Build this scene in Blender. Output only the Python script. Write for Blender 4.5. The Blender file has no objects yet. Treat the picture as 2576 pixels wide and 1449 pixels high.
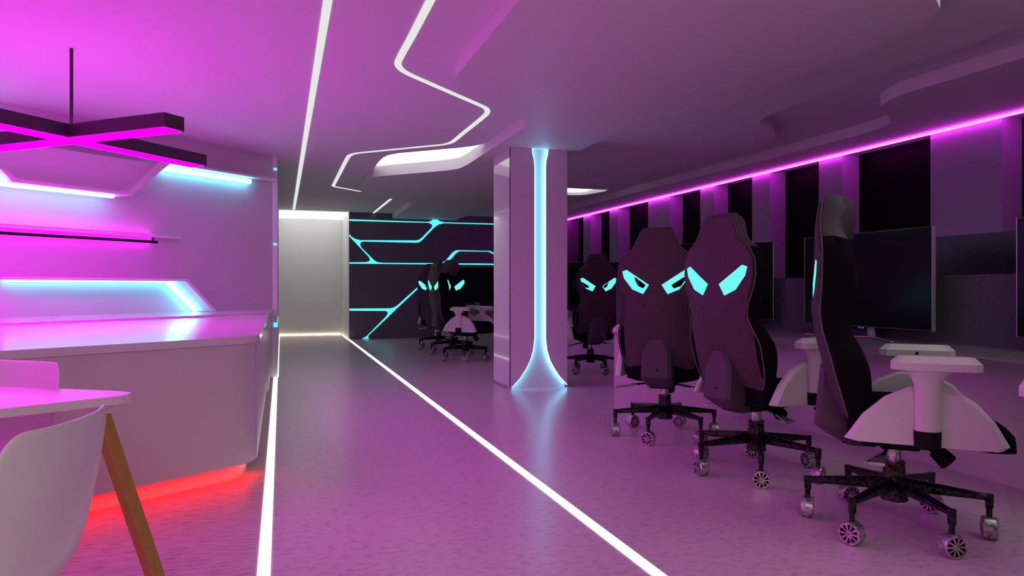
import bpy, math, random
from mathutils import Vector, Matrix
from mathutils.geometry import delaunay_2d_cdt
random.seed(7)
PI = math.pi
COL = bpy.context.scene.collection
R = math.radians

# ------------------------------------------------------------------ camera
F_PX = 1789.0
YAW = math.atan(581 / F_PX)
cam_d = bpy.data.cameras.new('camera'); cam = bpy.data.objects.new('camera', cam_d); COL.objects.link(cam)
cam_d.sensor_width = 36.0; cam_d.lens = 36.0 * F_PX / 2576.0; cam_d.clip_start = 0.02
cam.location = (0, 0, 1.1); cam.rotation_euler = (R(90), 0, -YAW)
bpy.context.scene.camera = cam

# ------------------------------------------------------------------ materials
def mat(name, col, rough=0.5, metal=0.0, spec=0.5, coat=0.0, noise=None, bump=None):
    """noise=(colour2, scale, lo, hi, stretch)"""
    m = bpy.data.materials.new(name); m.use_nodes = True
    nt = m.node_tree; b = nt.nodes['Principled BSDF']
    b.inputs['Base Color'].default_value = (*col, 1); b.inputs['Roughness'].default_value = rough
    b.inputs['Metallic'].default_value = metal; b.inputs['Specular IOR Level'].default_value = spec
    b.inputs['Coat Weight'].default_value = coat; b.inputs['Coat Roughness'].default_value = 0.05
    tc = nt.nodes.new('ShaderNodeTexCoord')
    if noise:
        c2, sc, lo, hi, st = noise
        mp = nt.nodes.new('ShaderNodeMapping'); mp.inputs['Scale'].default_value = st
        n = nt.nodes.new('ShaderNodeTexNoise'); n.inputs['Scale'].default_value = sc; n.inputs['Detail'].default_value = 5
        r = nt.nodes.new('ShaderNodeValToRGB')
        r.color_ramp.elements[0].position = lo; r.color_ramp.elements[0].color = (*c2, 1)
        r.color_ramp.elements[1].position = hi; r.color_ramp.elements[1].color = (*col, 1)
        L = nt.links.new
        L(tc.outputs['Object'], mp.inputs[0]); L(mp.outputs[0], n.inputs['Vector']); L(n.outputs[0], r.inputs[0]); L(r.outputs[0], b.inputs['Base Color'])
    if bump:
        sc, st, dist = bump
        mp = nt.nodes.new('ShaderNodeMapping'); mp.inputs['Scale'].default_value = st
        n = nt.nodes.new('ShaderNodeTexNoise'); n.inputs['Scale'].default_value = sc; n.inputs['Detail'].default_value = 4
        bp = nt.nodes.new('ShaderNodeBump'); bp.inputs['Strength'].default_value = 0.5; bp.inputs['Distance'].default_value = dist
        nt.links.new(tc.outputs['Object'], mp.inputs[0]); nt.links.new(mp.outputs[0], n.inputs['Vector'])
        nt.links.new(n.outputs[0], bp.inputs['Height']); nt.links.new(bp.outputs[0], b.inputs['Normal'])
    return m

def emit(name, col, strength):
    m = bpy.data.materials.new(name); m.use_nodes = True
    nt = m.node_tree; nt.nodes.clear()
    e = nt.nodes.new('ShaderNodeEmission'); o = nt.nodes.new('ShaderNodeOutputMaterial')
    e.inputs[0].default_value = (*col, 1); e.inputs[1].default_value = strength
    nt.links.new(e.outputs[0], o.inputs[0]); return m

M = {}
M['ceiling'] = mat('ceiling paint', (.72, .72, .72), .75, bump=(3, (1, 1, 1), .002))
M['slab'] = mat('slab paint', (.72, .72, .72), .55)
M['white_wall'] = mat('white wall paint', (.78, .78, .78), .55)
M['bar_wall'] = mat('bar wall paint', (.60, .56, .60), .5)
M['alcove'] = mat('alcove paint', (.62, .62, .62), .5)
M['dark_wall'] = mat('dark plum wall', (.15, .12, .17), .55)
M['pillar_white'] = mat('pillar gloss panel', (.74, .72, .74), .10, spec=.6, coat=.6)
M['pillar_front'] = mat('pillar satin panel', (.70, .68, .70), .35)
M['floor'] = mat('grey terrazzo floor', (.66, .52, .60), .28, spec=.5, noise=((.54, .40, .47), 22, .36, .50, (1, 1.6, 1)))
M['wood_floor'] = mat('pale wood floor', (.60, .50, .48), .42, noise=((.30, .20, .20), 5.0, .34, .50, (2.2, 22, 1)))
M['counter'] = mat('counter gloss white', (.72, .72, .72), .16, coat=.3)
M['counter_body'] = mat('counter body white', (.64, .60, .60), .30)
M['plinth'] = mat('plinth white', (.7, .7, .7), .35)
M['desk'] = mat('desk white laminate', (.60, .58, .60), .35)
M['desk_top'] = mat('desk top grey laminate', (.20, .18, .21), .35)
M['fabric_wall'] = mat('partition fabric', (.10, .095, .12), .9, noise=((.055, .055, .07), 160, .40, .60, (1, 1, 1)))
M['window_frame'] = mat('window pier', (.34, .33, .40), .55)
M['glass'] = mat('black window glass', (.002, .002, .002), .5, spec=.05)
M['black'] = mat('black plastic', (.003, .003, .004), .5, spec=.2)
M['black_fabric'] = mat('black fabric', (.004, .003, .005), .9, spec=.12)
M['seam'] = mat('grey seam', (.12, .10, .11), .6)
M['shell'] = mat('scuffed leatherette', (.062, .036, .050), .55, spec=.3, noise=((.015, .010, .014), 30, .30, .38, (1, 1, 4)))
M['plate'] = mat('moulded lumbar cover', (.075, .050, .072), .5, spec=.3)
M['head'] = mat('headrest leatherette', (.05, .04, .045), .6)
M['arm_white'] = mat('white arm plastic', (.62, .60, .58), .38)
M['metal_dark'] = mat('mottled black metal', (.05, .05, .055), .28, metal=.8, noise=((.008, .008, .008), 60, .42, .56, (1, 1, 1)))
M['metal_light'] = mat('mottled steel', (.62, .60, .60), .30, metal=.75, noise=((.22, .21, .22), 55, .36, .58, (1, 1, 1)))
M['chrome'] = mat('chrome', (.75, .75, .75), .15, metal=1)
M['screen'] = mat('screen gloss', (.002, .002, .003), .16, spec=.12)
M['bezel'] = mat('bezel dark', (.03, .03, .04), .3)
M['silver'] = mat('silver edge', (.6, .6, .6), .3, metal=.7)
M['shell_white'] = mat('white moulded plastic', (.66, .64, .63), .38)
M['table_white'] = mat('white table laminate', (.70, .66, .68), .35)
M['leg_wood'] = mat('ochre wood', (.36, .21, .035), .5, noise=((.36, .17, .03), 8, .35, .6, (6, 6, 1)))
M['leg_wood_dark'] = mat('walnut wood', (.20, .09, .04), .5)
M['pendant'] = mat('pendant housing', (.035, .030, .035), .35)
M['e_mag'] = emit('magenta tube', (1, 0.0, 1), 33.0)
M['e_mag_up'] = emit('magenta uplight', (1, .06, 1), 3.8)
M['e_magshelf'] = emit('magenta shelf light', (1, .0, 1), 7.0)
M['e_ceil'] = emit('ceiling light diffuser', (1, 1, .99), .72)
M['e_alcove'] = emit('alcove diffuser', (1, 1, .98), 1.7)
M['e_slot'] = emit('cove light', (1, 1, .97), 1.15)
M['e_floor'] = emit('floor light strip', (1, .97, .88), 1.6)
M['e_warm'] = emit('warm alcove strip', (1, .78, .42), 6.0)
M['e_rearfill'] = emit('added rear fill light', (1, .96, .78), 4.2)  # added unseen source behind the camera, warm neutral fill
M['e_cyanwall'] = emit('wall cyan led', (.12, .72, 1), 8.5)
M['e_cyan'] = emit('cyan led', (.10, .95, 1), 1.0)
M['e_cyanhot'] = emit('white cyan led', (.20, .72, 1), 5.5)
M['e_eye'] = emit('cyan eye light', (.16, .86, .82), 1.0)
M['e_red'] = emit('red led', (1, 0, 0), 14.0)
M['e_pink'] = emit('pink led', (1, .032, 1), 16.0)

# ------------------------------------------------------------------ mesh builder
class MB:
    def __init__(s): s.v = []; s.f = []; s.m = []
    def add(s, vs, fs, mi=0, T=None):
        o = len(s.v)
        for p in vs:
            p = Vector(p); s.v.append(T @ p if T else p)
        for f in fs: s.f.append(tuple(i + o for i in f)); s.m.append(mi)
        return s
    def box(s, a, b, mi=0, T=None):
        x0, y0, z0 = a; x1, y1, z1 = b
        v = [(x0,y0,z0),(x1,y0,z0),(x1,y1,z0),(x0,y1,z0),(x0,y0,z1),(x1,y0,z1),(x1,y1,z1),(x0,y1,z1)]
        return s.add(v, [(0,3,2,1),(4,5,6,7),(0,1,5,4),(1,2,6,5),(2,3,7,6),(3,0,4,7)], mi, T)
    def cbox(s, a, b, c, mi=0, T=None):
        """box with chamfered vertical and top edges"""
        x0,y0,z0 = a; x1,y1,z1 = b
        def ring(i, z): return [(x0+i+c,y0+i,z),(x1-i-c,y0+i,z),(x1-i,y0+i+c,z),(x1-i,y1-i-c,z),(x1-i-c,y1-i,z),(x0+i+c,y1-i,z),(x0+i,y1-i-c,z),(x0+i,y0+i+c,z)]
        return s.loft([ring(0, z0), ring(0, z1-c), ring(c, z1)], mi, True, T)
    def loft(s, rings, mi=0, caps=True, T=None, closed=True):
        n = len(rings[0]); v = [p for r in rings for p in r]; f = []
        for k in range(len(rings)-1):
            for i in range(n if closed else n-1):
                j = (i+1) % n; f.append((k*n+i, k*n+j, (k+1)*n+j, (k+1)*n+i))
        if caps:
            f.append(tuple(reversed(range(n)))); f.append(tuple((len(rings)-1)*n+i for i in range(n)))
        return s.add(v, f, mi, T)
    def cyl(s, p0, p1, r0, r1=None, n=16, mi=0, T=None):
        r1 = r0 if r1 is None else r1
        p0 = Vector(p0); p1 = Vector(p1); q = (p1-p0).to_track_quat('Z', 'Y')
        def ring(p, r): return [p + q @ Vector((r*math.cos(2*PI*i/n), r*math.sin(2*PI*i/n), 0)) for i in range(n)]
        return s.loft([ring(p0, r0), ring(p1, r1)], mi, True, T)
    def beam(s, p0, p1, w0, h0, w1, h1, mi=0, T=None):
        p0 = Vector(p0); p1 = Vector(p1); d = (p1-p0).normalized()
        side = d.cross(Vector((0,0,1)));
        side = side.normalized() if side.length > 1e-4 else Vector((1,0,0))
        up = side.cross(d)
        def ring(p, w, h):
            c = .28
            pts = [(-w/2, -h*(.5-c)),(-w*(.5-c), -h/2),(w*(.5-c), -h/2),(w/2, -h*(.5-c)),(w/2, h*(.5-c)),(w*(.5-c), h/2),(-w*(.5-c), h/2),(-w/2, h*(.5-c))]
            return [p + side*a + up*b for a, b in pts]
        return s.loft([ring(p0,w0,h0), ring(p1,w1,h1)], mi, True, T)
    def prism(s, poly, z0, z1, mi=0, T=None, mtop=None, mbot=None):
        """horizontal polygon extruded in z (any simple polygon)"""
        n = len(poly)
        tri, vs = fill(poly)
        o = len(s.v)
        s.add([(x,y,z1) for x,y in vs], tri, mi if mtop is None else mtop, T)
        s.add([(x,y,z0) for x,y in vs], [tuple(reversed(t)) for t in tri], mi if mbot is None else mbot, T)
        v = [(x,y,z0) for x,y in poly] + [(x,y,z1) for x,y in poly]
        ccw = sum(poly[i][0]*poly[(i+1)%n][1]-poly[(i+1)%n][0]*poly[i][1] for i in range(n)) > 0
        f = [(i,(i+1)%n,n+(i+1)%n,n+i) if ccw else (n+i,n+(i+1)%n,(i+1)%n,i) for i in range(n)]
        return s.add(v, f, mi, T)
    def build(s, name, mats, parent=None, smooth=None, bevel=0):
        me = bpy.data.meshes.new(name)
        me.from_pydata([tuple(p) for p in s.v], [], s.f)
        for m in (mats if isinstance(mats, (list, tuple)) else [mats]): me.materials.append(M[m])
        me.polygons.foreach_set('material_index', s.m)
        import bmesh
        bm = bmesh.new(); bm.from_mesh(me); bmesh.ops.remove_doubles(bm, verts=bm.verts, dist=1e-5)
        bmesh.ops.recalc_face_normals(bm, faces=bm.faces); bm.to_mesh(me); bm.free()
        if smooth:
            me.polygons.foreach_set('use_smooth', [True]*len(me.polygons)); me.set_sharp_from_angle(angle=R(smooth))
        o = bpy.data.objects.new(name, me); COL.objects.link(o)
        if bevel:
            b = o.modifiers.new('bevel', 'BEVEL'); b.width = bevel; b.segments = 2; b.limit_method = 'ANGLE'; b.angle_limit = R(40)
        if parent: o.parent = parent
        return o

def inside(p, poly):
    x, y = p; c = False; n = len(poly)
    for i in range(n):
        x0,y0 = poly[i]; x1,y1 = poly[(i+1)%n]
        if (y0 > y) != (y1 > y) and x < (x1-x0)*(y-y0)/(y1-y0)+x0: c = not c
    return c
def fill(outer, holes=(), extra=()):
    pts = []; ed = []
    for lp in [outer]+list(holes):
        o = len(pts); n = len(lp); pts += [Vector(p) for p in lp]; ed += [(o+i, o+(i+1)%n) for i in range(n)]
    pts += [Vector(p) for p in extra]
    r = delaunay_2d_cdt(pts, ed, [], 0, 1e-5)
    vs = [tuple(p) for p in r[0]]; out = []
    for f in r[2]:
        c = (sum(vs[i][0] for i in f)/len(f), sum(vs[i][1] for i in f)/len(f))
        if inside(c, outer) and not any(inside(c, h) for h in holes): out.append(tuple(f))
    return out, vs
def smooth_line(pts, it=2):
    for _ in range(it):
        q = [pts[0]]
        for a, b in zip(pts[:-1], pts[1:]):
            q += [(a[0]*.75+b[0]*.25, a[1]*.75+b[1]*.25), (a[0]*.25+b[0]*.75, a[1]*.25+b[1]*.75)]
        q.append(pts[-1]); pts = q
    return pts
def ribbon(pts, w):
    L_, R_ = [], []
    for i, p in enumerate(pts):
        a = Vector(pts[max(i-1,0)]); b = Vector(pts[min(i+1,len(pts)-1)]); d = (b-a).normalized(); n = Vector((-d.y, d.x))
        L_.append(Vector(p)+n*w/2); R_.append(Vector(p)-n*w/2)
    return L_, R_
def ribbon_box(mb, pts, w, z0, z1, mi=0, T=None):
    l, r = ribbon(pts, w)
    rings = [[(a.x,a.y,z0),(b.x,b.y,z0),(b.x,b.y,z1),(a.x,a.y,z1)] for a, b in zip(l, r)]
    return mb.loft(rings, mi, True, T)

def tag(o, label, cat, group=None, kind=None):
    if label: o['label'] = label
    if cat: o['category'] = cat
    if group: o['group'] = group
    if kind: o['kind'] = kind
    return o
def thing(name, label, cat, loc=(0,0,0), rz=0.0, group=None):
    o = bpy.data.objects.new(name, None); COL.objects.link(o); o.empty_display_size = .1
    o.location = loc; o.rotation_euler = (0,0,rz); return tag(o, label, cat, group)
def struct(o): o['kind'] = 'structure'; return o
def copy_tree(o, parent=None):
    c = o.copy(); COL.objects.link(c)
    if parent: c.parent = parent
    for ch in list(o.children): copy_tree(ch, c)
    return c
AZ = lambda a: -R(a)          # heading (clockwise from +Y) to a z rotation

# ------------------------------------------------------------------ room shell
H = 2.73; HA = 2.62; HS = 2.78; HC = 2.84; WX = 6.47; YF = 15.59; XL = -6.0; YB = -5.0
mb = MB(); mb.add([(-.063,YB,0),(WX,YB,0),(WX,17.6,0),(-.063,17.6,0)], [(0,1,2,3)]); mb.add([(-.063,YB,-.1),(WX,YB,-.1),(WX,17.6,-.1),(-.063,17.6,-.1)], [(3,2,1,0)])
struct(mb.build('floor', 'floor'))
mb = MB(); mb.box((XL,YB,-.1),(-.063,10.2,0)); fl2 = struct(mb.build('floor', 'wood_floor'))

A_left = [(1.196,YB+.4),(1.196,4.95),(1.222,5.107),(1.269,5.255),(1.36,5.36),(1.499,5.50),(1.743,5.76),(2.033,6.006),(2.143,6.185),(2.185,6.40),(2.191,6.6),(2.185,8.5),(2.16,8.80),(2.045,9.011),(1.312,9.712),(1.20,9.84),(1.176,9.98),(1.176,11.15),(1.21,11.38),(2.20,12.62),(2.27,12.8),(2.315,YF+.05)]
A_right = [(3.72,YF+.05),(3.74,10.6),(3.60,9.9),(3.25,9.2),(3.144,8.5),(3.148,7.3),(3.121,6.42),(3.17,5.95),(3.26,5.56),(3.44,5.12),(3.53,4.72),(3.555,4.3),(3.565,3.6),(3.55,3.25),(3.50,3.08),(3.41,2.96),(3.25,2.85),(3.1,2.8),(2.9,2.78),(2.7,2.6),(2.7,YB+.4)]
slot1 = [(1.204,9.84),(1.198,9.3),(1.212,8.95),(1.25,8.76),(1.35,8.60),(1.98,8.04),(2.10,7.90),(2.19,7.72),(2.30,7.72),(2.30,9.2),(1.5,9.9)]
slot2 = [(4.3,10.75),(4.45,11.0),(4.62,11.35),(4.80,11.56),(4.97,11.52),(5.10,11.36),(5.19,10.95),(5.17,10.75)]
fill_slot = [(-1.2,-3.6),(1.0,-3.6),(1.0,-1.0),(-1.2,-1.0)]  # opening for the added fill light behind the camera
slot3 = [(2.6,.2),(3.9,.2),(3.95,2.1),(3.75,2.75),(3.40,3.05),(2.6,2.9)]
Bedge = [(4.38,YB+.5),(4.378,3.7),(4.35,4.3),(4.34,5.04),(4.351,5.4),(4.385,5.66),(4.45,5.86),(4.60,6.03),(4.85,6.20),(5.047,6.385),(5.17,6.592),(5.22,6.9),(5.22,7.36),(5.12,7.95),(5.06,8.6),(5.06,15.0)]
Cedge = [(5.75,15.0),(5.75,11.0),(5.80,9.3),(5.86,8.0),(5.86,6.1),(5.82,5.75),(5.72,5.52),(5.548,5.366),(5.28,5.19),(5.10,5.03),(5.0,4.82),(4.97,4.6),(4.985,4.2),(5.0,3.7),(5.0,YB+.5)]
recess = Bedge + Cedge
outer = [(XL,YB),(WX+.4,YB),(WX+.4,17.6),(XL,17.6)]
tri, vs = fill(outer, [slot1, slot2, slot3, fill_slot, recess])
mb = MB(); mb.add([(x,y,H) for x,y in vs], tri)
def wall_loop(mb, poly, z0, z1):
    n = len(poly); mb.add([(x,y,z0) for x,y in poly]+[(x,y,z1) for x,y in poly], [(i,(i+1)%n,n+(i+1)%n,n+i) for i in range(n)])
wall_loop(mb, slot1, H, HS); wall_loop(mb, slot2, H, HS); wall_loop(mb, slot3, H, HS); wall_loop(mb, fill_slot, H, HS); wall_loop(mb, recess, H, HC)
t2, v2 = fill(recess); mb.add([(x,y,HC) for x,y in v2], t2)
mb.box((XL,YB,HC+.05),(WX+.4,17.6,HC+.15))
struct(mb.build('ceiling', 'ceiling'))
# lowered slab
mb = MB(); mb.prism(A_left+A_right, HA, H+.03)
struct(mb.build('ceiling', 'slab'))
for k, (sl, z) in enumerate(((slot1, HS), (slot2, HS), (slot3, HS), (fill_slot, HS))):
    mb = MB(); t2, v2 = fill(sl); mb.add([(x,y,z-.001) for x,y in v2], t2); mb.add([(x,y,z+.01) for x,y in v2], [tuple(reversed(t)) for t in t2])
    o = mb.build('cove_light', 'e_slot' if k < 3 else 'e_rearfill')
    tag(o, ['white glowing ceiling cove along the curved edge of the lowered ceiling above the corridor',
            'thin white ceiling cove glowing just right of the pillar top',
            'white ceiling cove at the top right corner of the picture',
            'added warm white ceiling cove, unseen behind the camera, as fill light'][k], 'ceiling light')

def wall(name, a, b, m='white_wall', open_x=None):
    mb = MB(); mb.box(a, b); return struct(mb.build(name, m))
wall('wall_back', (1.39,YF,0), (WX+.4,YF+.15,H), 'dark_wall')
wall('wall_rear', (XL,YB-.15,0), (WX+.4,YB,HC+.1))
wall('wall_left', (XL-.15,YB,0), (XL,10.2,H))
# corridor left wall with cyan grooves, white end face
wall('wall_corridor', (-.10,9.24,0), (-.045,17.45,H), 'white_wall')
# alcove
mb = MB(); mb.box((-.045,17.30,0),(1.386,17.45,H+.1)); mb.box((1.386,YF+.0005,0),(1.45,17.45,H)); 
struct(mb.build('wall_alcove', 'alcove'))
mb = MB(); mb.box((-.04,YF+.02,H-.012),(1.38,17.29,H-.002))
tag(mb.build('alcove_light', 'e_alcove'), 'wide white luminous panel across the top of the white corridor alcove', 'ceiling light')
# window wall
piers = [(14.722,14.329),(13.384,12.988),(11.753,10.982),(10.032,9.649),(8.697,8.306),(7.356,6.967),(5.732,4.958),(3.95,3.55),(2.6,2.2),(1.0,.2),(-.8,-1.2),(-2.6,-3.4)]
mb = MB()
for a, b in piers: mb.box((WX,b,1.0),(WX+.30,a,H))
mb.box((WX,YB,0),(WX+.40,YF,1.0)); mb.box((WX+.30,YB,1.0),(WX+.40,YF,H))
struct(mb.build('wall_right', 'window_frame'))
edges = [YF] + [y for p in piers for y in p] + [YB]
for k in range(0, len(edges), 2):
    y1, y0 = edges[k], edges[k+1]
    mb = MB(); mb.box((WX+.262,y0+.001,1.001),(WX+.298,y1-.001,H-.001)); struct(mb.build('window_%d' % (k//2+1), 'glass'))
mb = MB(); mb.box((WX-.035,YB+.1,H-.028),(WX-.012,YF-.02,H-.008))
tag(mb.build('window_light_strip', 'e_pink'), 'long thin pink light line running along the top of the dark windows', 'light strip')

# back wall of the bar (slanted)
WA = Vector((-.10,9.24)); WB = Vector((-2.33,7.29)); D = (WA-WB).normalized(); N = Vector((D.y,-D.x))   # N points to the room
def BW(u, n, z=0.0): p = WA - D*u + N*n; return (p.x, p.y, z)
def bw_frame():   # local x = u (to the left along the wall), y = out of the wall, z up
    return Matrix(((-D.x, N.x, 0, WA.x), (-D.y, N.y, 0, WA.y), (0,0,1,0), (0,0,0,1)))
TB = bw_frame()
mb = MB(); mb.box((0,-.12,0),(7.6,0,H), 0, TB); struct(mb.build('wall_bar', 'bar_wall'))

def bw_thing(name, label, cat, u, n, z):
    p = BW(u, n, z); return thing(name, label, cat, p)
def bwbuild(mb, name, mats, parent=None, **k):
    o = mb.build(name, mats, None, **k)
    if parent:
        o.parent = parent; o.matrix_parent_inverse = Matrix.Translation(parent.location).inverted()
    return o
# lower niche box: top board, slanted board
t = bw_thing('lit_niche', 'parallelogram wall niche lit cyan from inside above the back counter', 'shelf', 2.0, 0, .86)
mb = MB()
def slab_uv(mb, pts, n0, n1, mi=0):   # polygon in (u,z), extruded along n
    k = len(pts); v = [(u,n0,z) for u,z in pts]+[(u,n1,z) for u,z in pts]
    f = [(i,(i+1)%k,k+(i+1)%k,k+i) for i in range(k)] + [tuple(range(k)), tuple(reversed(range(k,2*k)))]
    mb.add(v, f, mi, TB)
slab_uv(mb, [(3.0,1.172),(3.0,1.196),(1.36,1.196),(1.368,1.172)], .001, .30); bwbuild(mb, 'top_board', 'white_wall', t)
mb = MB(); slab_uv(mb, [(1.36,1.196),(1.385,1.172),(1.055,.845),(1.008,.845)], .001, .30); bwbuild(mb, 'slanted_board', 'white_wall', t)
mb = MB(); slab_uv(mb, [(2.96,1.155),(2.96,1.170),(1.42,1.170),(1.42,1.155)], .03, .06); slab_uv(mb, [(1.405,1.170),(1.435,1.152),(1.108,.845),(1.082,.845)], .03, .07)
bwbuild(mb, 'led_strip', 'e_cyanwall', t)
# upper hood
t = bw_thing('hood_box', 'magenta-lit trapezoid hood box high on the bar wall behind the pendant', 'shelf', 2.5, 0, 2.03)
mb = MB(); slab_uv(mb, [(3.10,2.10),(3.0,2.0),(1.965,2.0),(1.56,2.37),(1.68,2.37),(2.01,2.028),(2.97,2.028),(3.04,2.10)], .001, .30); bwbuild(mb, 'frame', 'white_wall', t)
mb = MB(); slab_uv(mb, [(3.04,2.10),(2.97,2.028),(2.01,2.028),(1.66,2.37),(3.04,2.37)], .001, .16); bwbuild(mb, 'back_panel', 'white_wall', t)
mb = MB(); slab_uv(mb, [(4.2,1.975),(4.2,1.994),(2.06,1.994),(2.06,1.975)], .12, .17); bwbuild(mb, 'led_strip', 'e_cyanwall', t)
# upper thin shelf with LED
t = bw_thing('bar_shelf', 'short upper wall shelf with a bright white-blue tube beneath, right of the hood', 'shelf', .7, 0, 2.42)
mb = MB(); slab_uv(mb, [(1.55,2.40),(1.55,2.425),(.05,2.425),(.05,2.40)], .001, .14); bwbuild(mb, 'board', 'white_wall', t)
mb = MB(); slab_uv(mb, [(1.5,2.336),(1.5,2.380),(.37,2.380),(.37,2.336)], .03, .07); bwbuild(mb, 'led_tube', 'e_cyanwall', t)
# middle shelf with black bar
t = bw_thing('bar_shelf', 'long middle wall shelf above a black bar, washed in magenta', 'shelf', 2.2, 0, 1.64)
mb = MB(); slab_uv(mb, [(4.5,1.625),(4.5,1.645),(1.31,1.645),(1.31,1.625)], .001, .13); bwbuild(mb, 'board', 'white_wall', t)
mb = MB(); slab_uv(mb, [(4.5,1.562),(4.5,1.588),(1.566,1.588),(1.566,1.562)], .075, .10); 
slab_uv(mb, [(1.60,1.57),(1.60,1.626),(1.606,1.626),(1.606,1.57)], .06, .085)
bwbuild(mb, 'black_bar', 'black', t)
mb = MB(); slab_uv(mb, [(4.5,1.568),(4.5,1.586),(1.6,1.586),(1.6,1.568)], .02, .05); slab_uv(mb, [(4.5,1.646),(4.5,1.656),(1.6,1.656),(1.6,1.646)], .03, .07); bwbuild(mb, 'led_strip', 'e_magshelf', t)

# cyan wall lines seen on the corridor wall end
for z, h, lb in ((2.55,.03,'topmost'),(1.625,.03,'middle'),(.618,.055,'lowest')):
    mb = MB(); mb.box((-.088,9.236,z),(-.046,9.2405,z+h))
    if z < 1: mb.box((-.0445,9.25,z),(-.040,11.5,z+h))
    tag(mb.build('wall_light_line', 'e_cyan'), lb + ' cyan light line wrapping the white wall end beside the bar counter', 'light strip')

# ------------------------------------------------------------------ far wall circuit light
def strip_xz(polys, name, label, y=YF):
    mb = MB()
    for poly in polys:
        tri, vs = fill(poly); n = len(poly)
        mb.add([(x,y-.008,z) for x,z in vs], tri); v = [(x,y-.008,z) for x,z in poly]+[(x,y-.001,z) for x,z in poly]
        mb.add(v, [(i,(i+1)%n,n+(i+1)%n,n+i) for i in range(n)])
    return tag(mb.build(name, 'e_cyan'), label, 'wall light')
strip_xz([[(1.395,2.540),(1.395,2.575),(3.10,2.565),(3.17,2.59),(3.208,2.619),(3.31,2.619),(3.369,2.589),(3.48,2.568),(6.3,2.575),(6.3,2.555),(3.467,2.548),(3.337,2.515),(3.225,2.43),(2.96,2.15),(2.90,2.11),(2.84,2.10),(1.69,2.103),(1.635,2.085),(1.62,2.03),(1.653,1.965),(1.921,1.700),(1.99,1.66),(2.12,1.648),(4.2,1.655),(6.3,1.655),(6.3,1.632),(1.395,1.622),(1.395,1.650),(1.738,1.657),(1.815,1.68),(1.83,1.72),(1.805,1.775),(1.41,2.19),(1.395,2.20),(1.395,2.26),(1.44,2.20),(1.52,2.155),(1.62,2.132),(2.82,2.148),(2.90,2.165),(2.967,2.214),(3.19,2.45),(3.20,2.50),(3.127,2.548)]],
    'circuit_wall_light', 'large cyan circuit-like light pattern branching across the upper dark far wall')
strip_xz([[(3.402,1.657),(3.49,1.70),(3.662,1.90),(3.735,1.943),(3.80,1.950),(4.53,1.945),(4.66,1.88),(4.64,1.86),(4.50,1.930),(3.82,1.928),(3.75,1.89),(3.58,1.70),(3.60,1.66)]],
    'circuit_wall_light', 'raised cyan light loop on the dark far wall above the distant gaming chairs')
strip_xz([[(1.395,.612),(1.395,.658),(2.27,.656),(2.36,.68),(2.43,.725),(2.95,1.19),(2.99,1.19),(2.40,.64),(2.15,.40),(1.80,.075),(1.79,.04),(1.81,.004),(1.66,.004),(1.76,.06),(2.16,.46),(2.21,.53),(2.215,.57),(2.17,.60)]],
    'circuit_wall_light', 'lower cyan diagonal light line rising from the floor of the dark far wall')

# ------------------------------------------------------------------ floor and ceiling light strips
mb = MB(); mb.box((-.088,-3.5,-.01),(-.039,9.238,.004)); mb.box((-.0445,9.24,.0005),(-.030,17.28,.006))
tag(mb.build('floor_light_strip', 'e_floor'), 'glowing white floor strip along the left edge of the corridor beside the bar', 'light strip')
mb = MB(); mb.box((1.349,-3.5,-.01),(1.40,YF-.02,.004)); mb.box((1.34,YF-.02,.0005),(1.383,17.28,.006))
tag(mb.build('floor_light_strip', 'e_floor'), 'glowing white floor strip along the right edge of the corridor', 'light strip')
mb = MB(); mb.box((-.028,17.275,.0005),(1.338,17.298,.018))
tag(mb.build('floor_light_strip', 'e_warm'), 'warm light strip at the foot of the far white alcove wall', 'light strip')
mb = MB(); mb.box((.227,-.9,H-.006),(.277,15.52,H-.0005))
tag(mb.build('ceiling_light_strip', 'e_ceil'), 'long straight white ceiling light strip above the corridor', 'ceiling light')
zig = [(.804,-.9),(.804,4.6)] + smooth_line([(.80,4.9),(.80,5.27),(1.10,5.56),(1.60,6.03),(1.83,6.25),(1.83,6.7)], 3) + [(1.82,7.3)] + smooth_line([(1.82,7.5),(1.815,7.86),(1.60,8.06),(1.05,8.57),(.80,8.80),(.79,9.2)], 3) + [(.79,11.3)] + smooth_line([(.79,11.5),(.79,11.72),(.95,11.87),(1.27,12.19)], 2)
mb = MB(); ribbon_box(mb, zig, .05, H-.006, H-.0005)
tag(mb.build('ceiling_light_strip', 'e_ceil'), 'zigzag white ceiling light strip bending with the lowered ceiling edge', 'ceiling light')
mb = MB(); mb.box((1.885,13.05,H-.006),(1.935,YF-.01,H-.0005))
tag(mb.build('ceiling_light_strip', 'e_ceil'), 'short white ceiling light strip near the far dark wall', 'ceiling light')

# ------------------------------------------------------------------ pillar
t = thing('pillar', 'square mauve pillar with cyan-edged recess flaring at its foot', 'pillar', (2.69,7.62,0))
PX0, PX1, PY0, PY1 = 2.358, 3.014, 7.30, 7.95
def pbuild(mb, name, mats, **k):
    o = mb.build(name, mats, None, **k); o.parent = t; o.matrix_parent_inverse = Matrix.Translation(t.location).inverted(); return o
mb = MB(); mb.box((PX0+.03,PY0+.05,0),(PX1-.01,PY1-.03,HA)); pbuild(mb, 'core', 'pillar_front')
mb = MB(); mb.box((PX0,PY0+.012,.03),(PX0+.03,PY1,HA)); pbuild(mb, 'side_panel', 'pillar_white')
mb = MB(); mb.box((PX1-.01,PY0+.02,.03),(PX1,PY1,HA)); pbuild(mb, 'side_panel', 'pillar_white')
edge = [(2.60,2.62),(2.606,2.56),(2.622,2.50),(2.628,2.42),(2.628,.55),(2.612,.42),(2.578,.31),(2.53,.22),(2.46,.12),(2.366,.022)]
cxp = 2.686+.012
def mirx(p): return (2*cxp-p[0]-.006, p[1])
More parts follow.
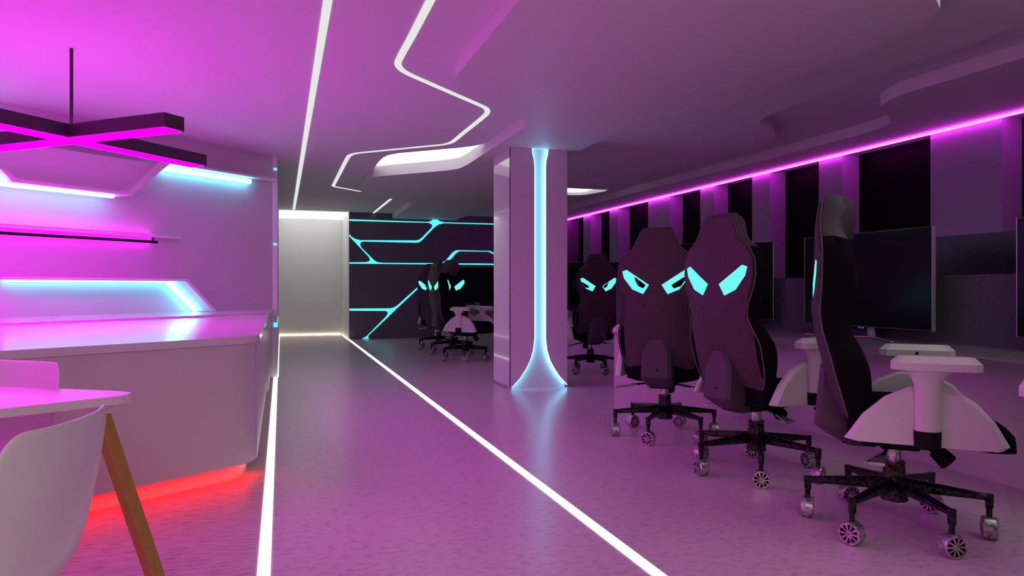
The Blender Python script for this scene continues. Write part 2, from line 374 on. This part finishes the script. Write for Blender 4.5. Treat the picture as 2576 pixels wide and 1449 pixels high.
for sgn in (0, 1):
    e = edge if not sgn else [mirx(p) for p in edge]
    side = PX0 if not sgn else PX1
    poly = [(side,2.62)] + e + [(side,.022)]
    tri, vs = fill(poly); n = len(poly)
    mb = MB(); mb.add([(x,PY0,z) for x,z in vs], tri); mb.add([(x,PY0+.045,z) for x,z in vs], tri)
    mb.add([(x,PY0,z) for x,z in poly]+[(x,PY0+.045,z) for x,z in poly], [(i,(i+1)%n,n+(i+1)%n,n+i) for i in range(n)])
    pbuild(mb, 'front_panel', 'pillar_front')
    d = .007 if not sgn else -.007
    mb = MB()
    for (xa,za),(xb,zb) in zip(e[:-1], e[1:]):
        mb.add([(xa,PY0+.004,za),(xa+d,PY0+.004,za),(xb+d,PY0+.004,zb),(xb,PY0+.004,zb),(xa,PY0+.04,za),(xa+d,PY0+.04,za),(xb+d,PY0+.04,zb),(xb,PY0+.04,zb)],
               [(0,1,2,3),(0,3,7,4),(1,5,6,2),(4,7,6,5)])
    pbuild(mb, 'led_edge', 'e_cyanhot')

# ------------------------------------------------------------------ bar counter
t = thing('bar_counter', 'white bar counter with rounded corner and red-lit plinth', 'counter', (-.9,5.0,0))
cd = Vector((.8378,.546)); cn = Vector((.546,-.8378))     # front direction / outward normal
c0 = Vector((-.186,4.252))
def cpoly(off, xr, corner, ledge=0):
    P = c0 - cn*off
    s_ = (xr - P.x)/cd.x; cor = P + cd*s_            # intersection with x = xr
    a = cor - cd*corner; b = Vector((xr, cor.y+corner)); far = P - cd*6.0
    pts = [tuple(far), tuple(a)] + [tuple(a*(1-k)**2 + cor*2*k*(1-k) + b*k**2) for k in [i/10 for i in range(1,10)]] + [tuple(b)]
    return pts
def cbuild(mb, name, mats, **k):
    o = mb.build(name, mats, None, **k); o.parent = t; o.matrix_parent_inverse = Matrix.Translation(t.location).inverted(); return o
back = [(-.10,7.92),(-1.95,6.08),(-4.5,3.55)]
def ring_body(off, xr, corner, z0, z1, mats, name):
    mb = MB(); mb.prism(cpoly(off,xr,corner)+[(xr,7.90),(-1.95,6.06),(-4.6,3.45)], z0, z1); return cbuild(mb, name, mats)
ring_body(.045, -.135, .16, .10, .785, 'counter_body', 'body')
ring_body(.15, -.20, .14, 0, .10, 'plinth', 'plinth')
ring_body(0.03, -.12, .16, .785, .825, 'counter', 'worktop')
mb = MB(); pl = cpoly(.10, -.185, .15); ribbon_box(mb, pl, .012, .084, .098); cbuild(mb, 'led_strip', 'e_red')
# back ledge against the wall
t2_ = thing('back_counter', 'white back counter running along the bar wall under the lit niche', 'counter', (-1.2,7.6,0))
lp = [(-.105,7.93),(-1.95,6.09),(-4.3,3.76)]
wallpts = [BW(5.4,.002)[:2], BW(.002,.002)[:2]]
mb = MB(); mb.prism(lp+wallpts, .817, .842); o = mb.build('worktop', 'counter'); o.parent = t2_; o.matrix_parent_inverse = Matrix.Translation(t2_.location).inverted()
mb = MB(); mb.prism([(x-.02,y+.03) for x,y in lp]+[BW(5.4,.01)[:2], BW(.05,.01)[:2]], 0, .817); o = mb.build('cabinet_body', 'counter_body'); o.parent = t2_; o.matrix_parent_inverse = Matrix.Translation(t2_.location).inverted()

# ------------------------------------------------------------------ pendant cross lamp
def make_pendant():
    t = thing('pendant_lamp', 'p', 'lamp', (0,0,0), 0)
    d1 = Vector((.687,-.57)).normalized(); d2 = Vector((-d1.y, d1.x))
    def bar(dirv, a, b, w, z0, z1, inset=0):
        n = Vector((-dirv.y, dirv.x)); P = [dirv*a-n*w/2, dirv*b-n*w/2, dirv*b+n*w/2, dirv*a+n*w/2]
        return [(p.x,p.y,z0) for p in P]+[(p.x,p.y,z1) for p in P]
    BF = [(0,3,2,1),(4,5,6,7),(0,1,5,4),(1,2,6,5),(2,3,7,6),(3,0,4,7)]
    for dv, a, b in ((d1,-1.1,.93),(d2,-.93,1.12)):
        mb = MB(); mb.add(bar(dv,a,b,.155,.004,.095), BF); mb.build('bar', 'pendant', t)
        mb = MB(); mb.add(bar(dv,a+.02,b-.02,.135,-.003,.003), BF); mb.build('light_diffuser', 'e_mag', t)
        mb = MB(); mb.add(bar(dv,a+.02,b-.02,.09,.096,.10), BF); mb.build('uplight', 'e_mag_up', t)
    mb = MB(); mb.cyl((0,0,.10),(0,0,.628),.011); mb.build('rod', 'pendant', t, smooth=40)

    return t
pen = make_pendant()  # first one hangs in view; two added out of frame for magenta wash
for i, (x, y, lb) in enumerate(((-1.357,5.53,'black cross-shaped pendant lamp glowing magenta underneath, hung from a thin rod'),
                                (-3.0,3.1,'added magenta cross pendant lamp out of frame at the left, for extra magenta light'),
                                (-4.9,2.4,'added magenta cross pendant lamp out of frame at the far left, for extra magenta light'))):
    c = pen if i == 0 else copy_tree(pen)
    c.location = (x,y,2.10); c['label'] = lb; c['group'] = 'magenta cross pendant lamps'

# ------------------------------------------------------------------ gaming chair
def hw(z):
    T = [(.45,.02),(.46,.14),(.50,.22),(.56,.262),(.63,.284),(.72,.292),(.79,.288),(.86,.262),(.94,.231),(1.02,.245),(1.09,.275),(1.18,.292),(1.257,.285),(1.332,.245),(1.36,.20),(1.39,.168),(1.44,.145),(1.50,.118),(1.528,.098),(1.535,.09)]
    if z <= T[0][0]: return T[0][1]
    for (z0,w0),(z1,w1) in zip(T[:-1],T[1:]):
        if z <= z1: return w0+(w1-w0)*(z-z0)/(z1-z0)
    return T[-1][1]
def yrc(z):
    T = [(.40,-.17),(.5,-.20),(.6,-.235),(.7,-.265),(.8,-.288),(.9,-.312),(1.0,-.324),(1.2,-.322),(1.4,-.315),(1.54,-.295)]
    if z <= T[0][0]: return T[0][1]
    for (z0,w0),(z1,w1) in zip(T[:-1],T[1:]):
        if z <= z1: return w0+(w1-w0)*(z-z0)/(z1-z0)
    return T[-1][1]
def yrear(x, z): return yrc(z) + .022*min(1.2, abs(x)/.27)**2.2 + .05*max(0, abs(x)/max(hw(z),.03)-.93)
def yfront(x, z):
    s_ = min(1.0, abs(x)/max(hw(z), .03))
    k = max(0, min(1, (s_-.42)/.3))
    side = .045 + .016*math.cos((z-1.13)*2*PI/.38) if z < 1.32 else .01
    b = .090 + side*k
    return yrc(z) + b + .02*(abs(x)/.27)**2 - .05*max(0, s_-.86)/.14
zs = [.455,.47,.50,.53,.56,.60,.65,.70,.75,.79,.83,.87,.91,.94,.98,1.02,1.06,1.10,1.14,1.18,1.22,1.26,1.30,1.332,1.36,1.39,1.44,1.50,1.53]
def outline(scale, zlo=0, zhi=9, dw=0.):
    z_ = [z for z in zs if zlo <= z <= zhi]
    return [(hw(z)*scale+dw, z) for z in z_] + [(-hw(z)*scale-dw, z) for z in reversed(z_)]
EYE_O = [(.240,1.219),(.207,1.229),(.044,1.122),(.086,1.057),(.165,1.090)]
EYE_I = [(.188,1.177),(.170,1.176),(.090,1.121),(.108,1.096),(.156,1.114),(.178,1.150)]
EYE_O6 = [(.240,1.219),(.207,1.229),(.044,1.122),(.086,1.057),(.165,1.090),(.228,1.170)]
def mir(p): return [(-x, z) for x, z in p]
def grid_extra(poly, holes, st=.035):
    out = []; x = -.3
    while x <= .3:
        z = .44
        while z < 1.54:
            p = (x+.0007, z+.0003)
            if inside(p, poly) and not any(inside(p, h) for h in holes):
                ok = all(min((Vector(p)-Vector(q)).length for q in h) > .012 for h in holes+[poly]); 
                if ok: out.append(p)
            z += st
        x += st
    return out
def sheet(mb, poly, holes, fa, fb, mi=0):
    ex = grid_extra(poly, holes)
    tri, vs = fill(poly, holes, ex)
    mb.add([(x,fa(x,z),z) for x,z in vs], tri, mi); mb.add([(x,fb(x,z),z) for x,z in vs], tri, mi)
    for lp in [poly]+holes:
        n = len(lp); mb.add([(x,fa(x,z),z) for x,z in lp]+[(x,fb(x,z),z) for x,z in lp], [(i,(i+1)%n,n+(i+1)%n,n+i) for i in range(n)], mi)

def make_chair():
    t = thing('gaming_chair', 'black gaming chair', 'chair', (0,0,0))
    body = outline(1.0); holes = [EYE_O6, mir(EYE_O6)]
    mb = MB(); sheet(mb, body, holes, yrear, yfront)
    mb.m = [1 if sum(mb.v[i].z for i in f)/len(f) > 1.365-.35*min(abs(sum(mb.v[i].x for i in f)/len(f)), .1) else 0 for f in mb.f]
    mb.build('backrest', ['black_fabric','head'], t, smooth=50)
    # rear shell in three facets
    sh = outline(.925, .53, 1.50) 
    def ys(x, z): return yrear(x,z) - .016 + (max(0,abs(x)-.125)*.24 - .012 if z < 1.04 else -.004)
    mb = MB(); sheet(mb, sh, holes, ys, lambda x,z: yrear(x,z)+.01); mb.build('back_shell', 'shell', t, smooth=16)
    pip = MB(); lp = outline(.955, .505, 1.51); n = len(lp)
    for i in range(n):
        a, b = lp[i], lp[(i+1)%n]
        pip.cyl((a[0],yrear(*a)-.004,a[1]), (b[0],yrear(*b)-.004,b[1]), .004, n=6)
    pip.build('piping', 'seam', t, smooth=60)
    for hole, inner in ((EYE_O6, EYE_I), (mir(EYE_O6), mir(EYE_I))):
        mb = MB(); k = 6
        ra = [(x,ys(x,z)-.002,z) for x,z in hole]; rb = [(x,yfront(x,z)-.012,z) for x,z in inner]; rc = [(x,yfront(x,z)-.004,z) for x,z in hole]; rd = [(x,yfront(x,z)+.003,z) for x,z in inner]
        mb.loft([ra, rb, rd, rc], 0, False); mb.build('eye_light', 'e_eye', t)
    # headrest: front pillow
    mb = MB(); rings = []
    for z, w, d in ((1.285,.05,.012),(1.30,.09,.045),(1.34,.118,.070),(1.42,.122,.076),(1.48,.105,.066),(1.515,.085,.045),(1.525,.05,.02)):
        y0 = yrc(z)+.075
        rings.append([(-w,y0,z),(-w*.92,y0+d*.6,z),(-w*.6,y0+d,z),(0,y0+d*1.05,z),(w*.6,y0+d,z),(w*.92,y0+d*.6,z),(w,y0,z)])
    mb.loft(rings, 0, True); mb.build('headrest', 'head', t, smooth=35)
    # lumbar cover
    mb = MB()
    def ring(z, w, y0, y1, c=.022): return [(-w,y1,z),(-w,y0+c,z),(-w+c,y0,z),(w-c,y0,z),(w,y0+c,z),(w,y1,z)]
    mb.loft([ring(.375,.075,-.20,-.08), ring(.42,.098,-.275,-.10), ring(.462,.108,-.335,-.12), ring(.475,.108,-.338,-.14), ring(.64,.102,-.322,-.2), ring(.735,.056,-.312,-.24), ring(.742,.054,-.298,-.25)], 0, True)
    mb.cyl((.012,-.341,.525),(.012,-.330,.525),.007,n=10,mi=1)
    mb.build('lumbar_cover', ['plate','black'], t)
    # seat
    prof = [(0,.520),(.13,.522),(.17,.545),(.21,.585),(.25,.590),(.275,.56),(.282,.50),(.27,.44),(.20,.425),(0,.42)]
    rings = []
    for y, sx, top in ((-.20,.80,0),(-.17,.92,0),(-.05,.98,0),(.12,1,0),(.26,1,-.004),(.33,.99,-.022),(.385,.95,-.06),(.42,.88,-.10)):
        r = []
        for x, z in prof + [(-x,z) for x,z in reversed(prof[1:-1])]:
            zz = max(.425, z+top) if z > .43 else z
            r.append((x*sx*.97, y, zz))
        rings.append(r)
    mb = MB(); mb.loft(rings, 0, True); mb.build('seat', 'black_fabric', t, smooth=45)
    # armrests
    arc = [(-.215,.455),(-.20,.475),(-.145,.560),(-.06,.640),(.03,.685),(.13,.695),(.20,.680),(.275,.630),(.335,.560),(.385,.465),(.36,.445),(-.18,.447)]
    for s in (-1, 1):
        def ringx(x, inset):
            cy, cz = .09, .52
            return [(s*x, cy+(y-cy)*(1-inset), cz+(z-cz)*(1-inset*1.5) if z > cz else z) for y, z in arc]
        mb = MB(); mb.loft([ringx(.282,.05), ringx(.288,0), ringx(.310,0), ringx(.330,.07)], 0, True)
        mb.build('side_shield', 'arm_white', t)
        mb = MB()
        def oct_(z, rx, ry, y=.095): return [(s*.340+rx*math.cos(a), y+ry*math.sin(a), z) for a in [2*PI*i/14 for i in range(14)]]
        mb.loft([oct_(.512,.030,.046), oct_(.70,.032,.050), oct_(.728,.036,.060), oct_(.765,.044,.100)], 0, True)
        post = mb.build('armrest_post', 'arm_white', t, smooth=35)
        mb = MB(); mb.loft([oct_(.442,.030,.049), oct_(.512,.033,.051)], 0, True); mb.cyl((s*.36,.095,.47),(s*.30,.095,.47),.02)
        mb.build('post_sleeve', 'black', post, smooth=35)
        mb = MB(); xo = s*.374; mb.box((min(xo,xo-s*.008),.078,.728),(max(xo,xo-s*.008),.112,.736)); mb.build('slot', 'black', post)
        mb = MB(); mb.cbox((s*.340-.050,-.04,.764),(s*.340+.050,.285,.820), .026)
        pad = mb.build('armrest_pad', 'arm_white', t)
        mb = MB(); xi = s*.340-s*.052; mb.cyl((xi,.120,.780),(xi+s*.004,.120,.780),.0075,n=12); mb.build('button', 'black', pad)
    # mechanism, knob, levers
    mb = MB(); mb.box((-.10,-.14,.385),(.10,.16,.425)); mb.box((-.05,-.06,.365),(.05,.10,.39)); mb.box((-.07,-.22,.38),(.07,-.12,.42)); mb.build('mechanism', 'black', t, bevel=.008)
    mb = MB(); mb.cyl((0,.14,.40),(0,.17,.36),.022); mb.cyl((0,.165,.368),(0,.215,.318),.034,.040,n=12); mb.build('tension_knob', 'black', t, smooth=35)
    for s in (-1, 1):
        mb = MB(); mb.cyl((s*.08,-.03,.395),(s*.24,-.06,.375),.007,n=8); mb.loft([[(s*.20,-.060,.372),(s*.20,-.045,.372),(s*.20,-.045,.382),(s*.20,-.060,.382)],[(s*.34,-.14,.352),(s*.34,-.06,.352),(s*.34,-.06,.364),(s*.34,-.14,.364)]], 1, True)
        mb.build('lever', ['black','metal_light'], t)
    mb = MB(); mb.cyl((0,0,.27),(0,0,.39),.029,n=20); mb.build('gas_lift', 'metal_light', t, smooth=40)
    # star base
    mb = MB(); mb.cyl((0,0,.13),(0,0,.30),.058,.044,n=20); mb.cyl((0,0,.30),(0,0,.306),.047,.047,n=20); mb.build('hub', 'metal_dark', t, smooth=40)
    for k in range(6):
        a = 2*PI*k/6 + BASE_A; ca, sa = math.cos(a), math.sin(a); T = Matrix.Rotation(a, 4, 'Z')
        mb = MB(); mb.beam((.03,0,.205),(.368,0,.182),.052,.062,.030,.026,0,T); mb.beam((.368,0,.196),(.368,0,.135),.032,.032,.030,.030,0,T)
        mb.build('base_leg', 'metal_dark', t)
        mb = MB(); mb.cyl((.368,0,.135),(.368,0,.085),.012,.012,10,0,T); c = mb.build('caster', 'metal_dark', t)
        mb = MB(); n = 24; r = .049; x0, x1 = .340, .396
        def cir(x, r_): return [(x, r_*math.cos(2*PI*i/n), .049+r_*math.sin(2*PI*i/n)) for i in range(n)]
        mb.loft([cir(x0,r*.80),cir(x0,r*.95),cir(x0+.005,r),cir(x1-.005,r),cir(x1,r*.95),cir(x1,r*.80)], 0, False, T)
        mb.loft([cir(x0,r*.80),cir(x0+.008,r*.80),cir(x1-.008,r*.80),cir(x1,r*.80)], 0, False, T)
        mb.loft([cir(x0+.009,r*.81),cir(x1-.009,r*.81)], 1, True, T)
        for xx in (x0, x1):
            xi = xx+.006*(1 if xx == x0 else -1)
            mb.cyl((xx,0,.049),(xi,0,.049),.014,.014,14,0,T)
            for q in range(10):
                b = 2*PI*q/10; cb, sb = math.cos(b), math.sin(b); w = .0032
                mb.add([(xx,.012*cb-w*sb,.049+.012*sb+w*cb),(xx,.012*cb+w*sb,.049+.012*sb-w*cb),(xx,.040*cb+w*1.3*sb,.049+.040*sb-w*1.3*cb),(xx,.040*cb-w*1.3*sb,.049+.040*sb+w*1.3*cb),
                        (xi,.012*cb-w*sb,.049+.012*sb+w*cb),(xi,.012*cb+w*sb,.049+.012*sb-w*cb),(xi,.040*cb+w*1.3*sb,.049+.040*sb-w*1.3*cb),(xi,.040*cb-w*1.3*sb,.049+.040*sb+w*1.3*cb)],
                       [(0,1,2,3),(4,7,6,5),(0,4,5,1),(1,5,6,2),(2,6,7,3),(3,7,4,0)], 0, T)
        mb.build('wheel', ['metal_light','black'], c)
    return t
BASE_A = R(30)
PER = 8.0
spots = [
    (2.682,2.567,132,'gaming chair in side view nearest the camera with both white armrests showing'),
    (2.713,3.608,80,'gaming chair turned right with solid cyan eyes, middle of the three near chairs'),
    (2.720,4.690,41,'gaming chair seen squarely from behind with hollow cyan eyes, left of the three near chairs'),
    (2.682,10.567,137,'distant gaming chair in side view with pink-lit armrest left of the pillar'),
    (2.713,11.608,78,'distant gaming chair turned edge-on between its two neighbours, hiding one cyan eye'),
    (2.720,12.690,38,'leftmost distant gaming chair, farthest down the room'),
    (3.844,8.520,6,'dark gaming chair seen from behind just right of the pillar'),
    (6.00,6.50,250,'gaming chair almost hidden behind the screens by the windows'),
    (2.41,1.30,57,'gaming chair mostly out of frame at the lower right, only its armrest tip showing'),
]
proto = make_chair()
for i, (x, y, a, lb) in enumerate(spots):
    c = proto if i == 0 else copy_tree(proto)
    c.location = (x,y,0); c.rotation_euler = (0,0,AZ(a)); c['label'] = lb; c['group'] = 'black gaming chairs with cyan eyes'
    for ch in c.children:
        if ch.name.split('.')[0] in ('base_leg','caster'): ch.rotation_euler = (0,0,R({1:-13,2:-7,5:20,6:12}.get(i,0)))

# ------------------------------------------------------------------ desks
def make_desk(dy, label, ylow):
    t = thing('gaming_desk', label, 'desk', (3.9,3.67+dy,0), 0, 'angular white gaming desks')
    def b(mb, name, mats, **k):
        o = mb.build(name, mats, None, **k); o.parent = t; o.matrix_parent_inverse = Matrix.Translation(t.location).inverted(); return o
    cy = 3.67
    up = [(3.52,4.35),(3.505,4.62),(3.45,4.85),(3.34,5.08),(2.852,5.848)]
    e = ([(3.30,ylow),(3.42,2.30),(3.484,2.555),(3.52,2.84)] if ylow < 2 else [(3.52,ylow)]) + up
    far_up = [(3.27,6.40),(4.305,5.47)]
    far = far_up + [(4.305,ylow)]
    sh = lambda pts: [(x,y+dy) for x,y in pts]
    mb = MB(); mb.prism(sh(e+far), .685, .727); b(mb, 'desktop', 'desk_top')
    pan = [(2.889,5.879),(3.85,5.10)]
    pan = pan + [(3.85,ylow+.03)]
    mb = MB(); l = sh(pan)
    ribbon_box(mb, [(x+.012,y+.012) for i,(x,y) in enumerate(l)], .024, 0, .685)
    b(mb, 'front_panel', 'desk')
    mb = MB(); ribbon_box(mb, sh([(2.905,5.885),(3.25,6.38)]), .024, 0, .685); b(mb, 'end_panel', 'desk')
    mb = MB(); ribbon_box(mb, sh([(3.87,ylow+.015),(4.26,ylow+.015)]), .024, 0, .685); b(mb, 'end_panel', 'desk')
    par = [(3.20,6.46),(4.285,5.47),(4.285,ylow)]
    mb = MB(); ribbon_box(mb, sh(par), .035, .0, 1.187); b(mb, 'partition', 'fabric_wall')
    return t
make_desk(0, 'angular white desk with grey fabric partition in front of the three near gaming chairs', 1.3)
make_desk(PER, 'distant angular white desk behind the distant gaming chairs, mostly hidden by the pillar', 3.2)
# second-side desks
t = thing('side_desk', 'white desk behind the grey partition, on the window side', 'desk', (4.9,3.6,0), 0)
mb = MB(); mb.box((-.56,-1.9,.685),(.62,1.6,.727)); mb.build('desktop', 'desk_top', t)
mb = MB(); mb.box((.30,-1.8,0),(.33,1.5,.685)); mb.build('front_panel', 'desk', t)
t = thing('side_desk', 'white desk facing the dark chair right of the pillar', 'desk', (4.45,9.48,0), AZ(18))
# local: x along (.951,-.309), y away from camera
mb = MB(); mb.box((-.50,-.10,.685),(1.0,1.25,.727)); mb.build('desktop', 'desk_top', t)
mb = MB(); mb.box((-.5,.0,0),(1.0,.03,.685)); mb.build('front_panel', 'desk', t)
mb = MB(); mb.box((-.5,1.25,0),(1.0,1.285,1.187)); mb.build('partition', 'fabric_wall', t)

# ------------------------------------------------------------------ monitors (local: faces -Y, x along width)
def make_monitor():
    t = thing('monitor', 'm', 'monitor', (0,0,0))
    mb = MB(); mb.box((-.60,-.012,.083),(.60,.020,.783)); mb.box((-.28,.020,.22),(.28,.060,.60))
    mb.build('housing', 'bezel', t, bevel=.003)
    mb = MB(); mb.box((-.592,-.0145,.093),(.592,-.0125,.776)); mb.build('screen', 'screen', t)
    mb = MB(); mb.box((-.603,-.013,.083),(-.6005,.018,.783)); mb.box((.6005,-.013,.083),(.603,.018,.783)); mb.build('edge_trim', 'silver', t)
    mb = MB(); mb.box((-.028,-.017,.072),(.028,-.013,.086)); b = mb.build('badge', 'chrome', t)
    # small block letters on the badge
    mb = MB()
    x = -.019
    for segs in (((0,0,1,6),(4,0,5,6),(0,3,5,4)), ((0,0,1,6),(0,0,5,1),(0,5,5,6)), ((0,0,1,6),(0,0,4,1),(0,5,4,6),(4,1,5,5))):
        for a0,b0,a1,b1 in segs: mb.box((x+a0*.0018,-.0178,.0745+b0*.0014),(x+a1*.0018,-.0171,.0745+b1*.0014))
        x += .0135
    mb.build('badge_lettering', 'bezel', b)
    mb = MB(); mb.beam((0,.05,.30),(.0,.085,.012),.06,.020,.075,.022); mb.build('stand_neck', 'silver', t)
    for s in (-1, 1):
        mb = MB(); mb.beam((0,.085,.008),(s*.42,-.16,.008),.030,.014,.018,.010); mb.build('stand_foot', 'silver', t)
    return t
mp = make_monitor()
dirn = Vector((-.774,.633))
mid = lambda a, k: (a[0]+dirn.x*k, a[1]+dirn.y*k)
mons = [
    ((4.10,4.21),90,'large black monitor with silver side edge behind the near side-view chair'),
    ((4.10,2.44),90,'black monitor cut off by the right edge of the picture'),
    (mid((4.165,5.30),.60),39,'black monitor on the angled desk wing, half hidden by the two chairs seen from behind'),
    ((5.00,4.05),270,'dark monitor with pink-lit top edge standing beyond the grey partition'),
    ((4.10,4.21+PER),90,'distant black monitor hidden behind the pillar'),
    (mid((4.165,5.30+PER),.60),39,'distant black monitor just left of the pillar'),
    ((4.62,10.40),18,'black monitor between the pillar and the dark chair to its right'),
]
for i, (p, a, lb) in enumerate(mons):
    c = mp if i == 0 else copy_tree(mp)
    c.location = (p[0],p[1],.728); c.rotation_euler = (0,0,AZ(a)); c['label'] = lb; c['group'] = 'large black monitors'

# ------------------------------------------------------------------ cafe table and shell chairs
t = thing('cafe_table', 'white rounded-triangle table with splayed ochre wooden legs at lower left', 'table', (-1.02,2.62,0))
tip = Vector((-.455,2.64)); tc = Vector((-1.02,2.62))
cs = [Vector((.62,.02)), Vector((-.30,.58)), Vector((-.34,-.56))]
poly = []
for k in range(3):
    c = cs[k]; p = cs[(k-1)%3]; n = cs[(k+1)%3]; a = c + (p-c).normalized()*.17; b = c + (n-c).normalized()*.17
    for i in range(9):
        q = i/8; poly.append(tuple(a*(1-q)**2 + c*2*q*(1-q) + b*q*q))
mb = MB(); mb.prism(poly, .722, .750); mb.build('tabletop', 'table_white', t, bevel=.003)
for k in range(3):
    rot = Matrix.Rotation(k*2*PI/3, 2)
    top = rot @ Vector((.455,.01)); bot = rot @ Vector((.735,-.277)); u = (bot-top).normalized(); perp = Vector((-u.y,u.x))
    def ringb(P, z, w, d): return [tuple((P+perp*a+u*b).to_3d()+Vector((0,0,z))) for a, b in ((-w,-d),(w,-d),(w,d),(-w,d))]
    mb = MB(); mb.loft([ringb(bot,0,.018,.022), ringb(top,.690,.022,.026)], 0, True); lg = mb.build('leg', 'leg_wood', t, bevel=.002)
    mb = MB(); mb.loft([ringb(top,.690,.024,.028), ringb(top-u*.01,.722,.034,.04)], 0, True); mb.build('bracket', 'table_white', lg)

def make_shell_chair():
    t = thing('shell_chair', 's', 'chair', (0,0,0))
    path = [(.235,.425,.17,.00),(.225,.440,.200,.01),(.16,.448,.215,.015),(.06,.440,.225,.025),(-.05,.430,.228,.035),(-.13,.435,.228,.045),(-.185,.465,.228,.055),(-.215,.52,.227,.06),(-.235,.59,.225,.06),(-.25,.67,.220,.055),(-.262,.74,.210,.05),(-.268,.79,.203,.045),(-.270,.815,.190,.04),(-.271,.832,.165,.03)]
    ns = 17; v = []
    for i, (y, z, w, c) in enumerate(path):
        a = path[max(i-1,0)]; b = path[min(i+1,len(path)-1)]; tg = Vector((0,b[0]-a[0],b[1]-a[1])).normalized(); nr = Vector((0,-tg.z,tg.y))*-1   # toward the sitter
        if nr.z < 0 and nr.y < 0: nr = -nr
        for k in range(ns):
            s = -1+2*k/(ns-1); off = c*abs(s)**2.4
            v.append(Vector((s*w,y,z)) + nr*off)
    f = [(i*ns+k,i*ns+k+1,(i+1)*ns+k+1,(i+1)*ns+k) for i in range(len(path)-1) for k in range(ns-1)]
    mb = MB(); mb.add(v, f); o = mb.build('shell', 'shell_white', t)
    o.data.polygons.foreach_set('use_smooth', [True]*len(o.data.polygons))
    so = o.modifiers.new('solid', 'SOLIDIFY'); so.thickness = .012; so.offset = 0
    sb = o.modifiers.new('sub', 'SUBSURF'); sb.levels = 2; sb.render_levels = 2
    for sx in (-1,1):
        for sy in (-1,1):
            mb = MB(); mb.cyl((sx*.12,sy*.10,.425),(sx*.21,sy*.20-.0,0),.017,.011,12); mb.build('leg', 'leg_wood_dark', t, smooth=40)
    mb = MB(); mb.box((-.13,-.12,.405),(.13,.12,.425)); mb.build('seat_plate', 'black', t)
    return t
sc = make_shell_chair()
c1 = sc; c1.location = (-.66,1.74,0); c1.rotation_euler = (0,0,AZ(-78)); c1['label'] = 'white moulded chair seen from behind at the lower left corner'; c1['group'] = 'white moulded chairs'
c2 = copy_tree(sc); c2.location = (-1.04,2.83,0); c2.rotation_euler = (0,0,AZ(218)); c2['label'] = 'white moulded chair on the far side of the table, facing the camera'

# ------------------------------------------------------------------ world and view
w = bpy.data.worlds.new('night'); bpy.context.scene.world = w; w.use_nodes = True
w.node_tree.nodes['Background'].inputs[0].default_value = (0,0,0,1)
vs_ = bpy.context.scene.view_settings
vs_.view_transform = 'Standard'; vs_.look = 'None'; vs_.gamma = 1.0; vs_.exposure = 0.14; vs_.use_curve_mapping = False
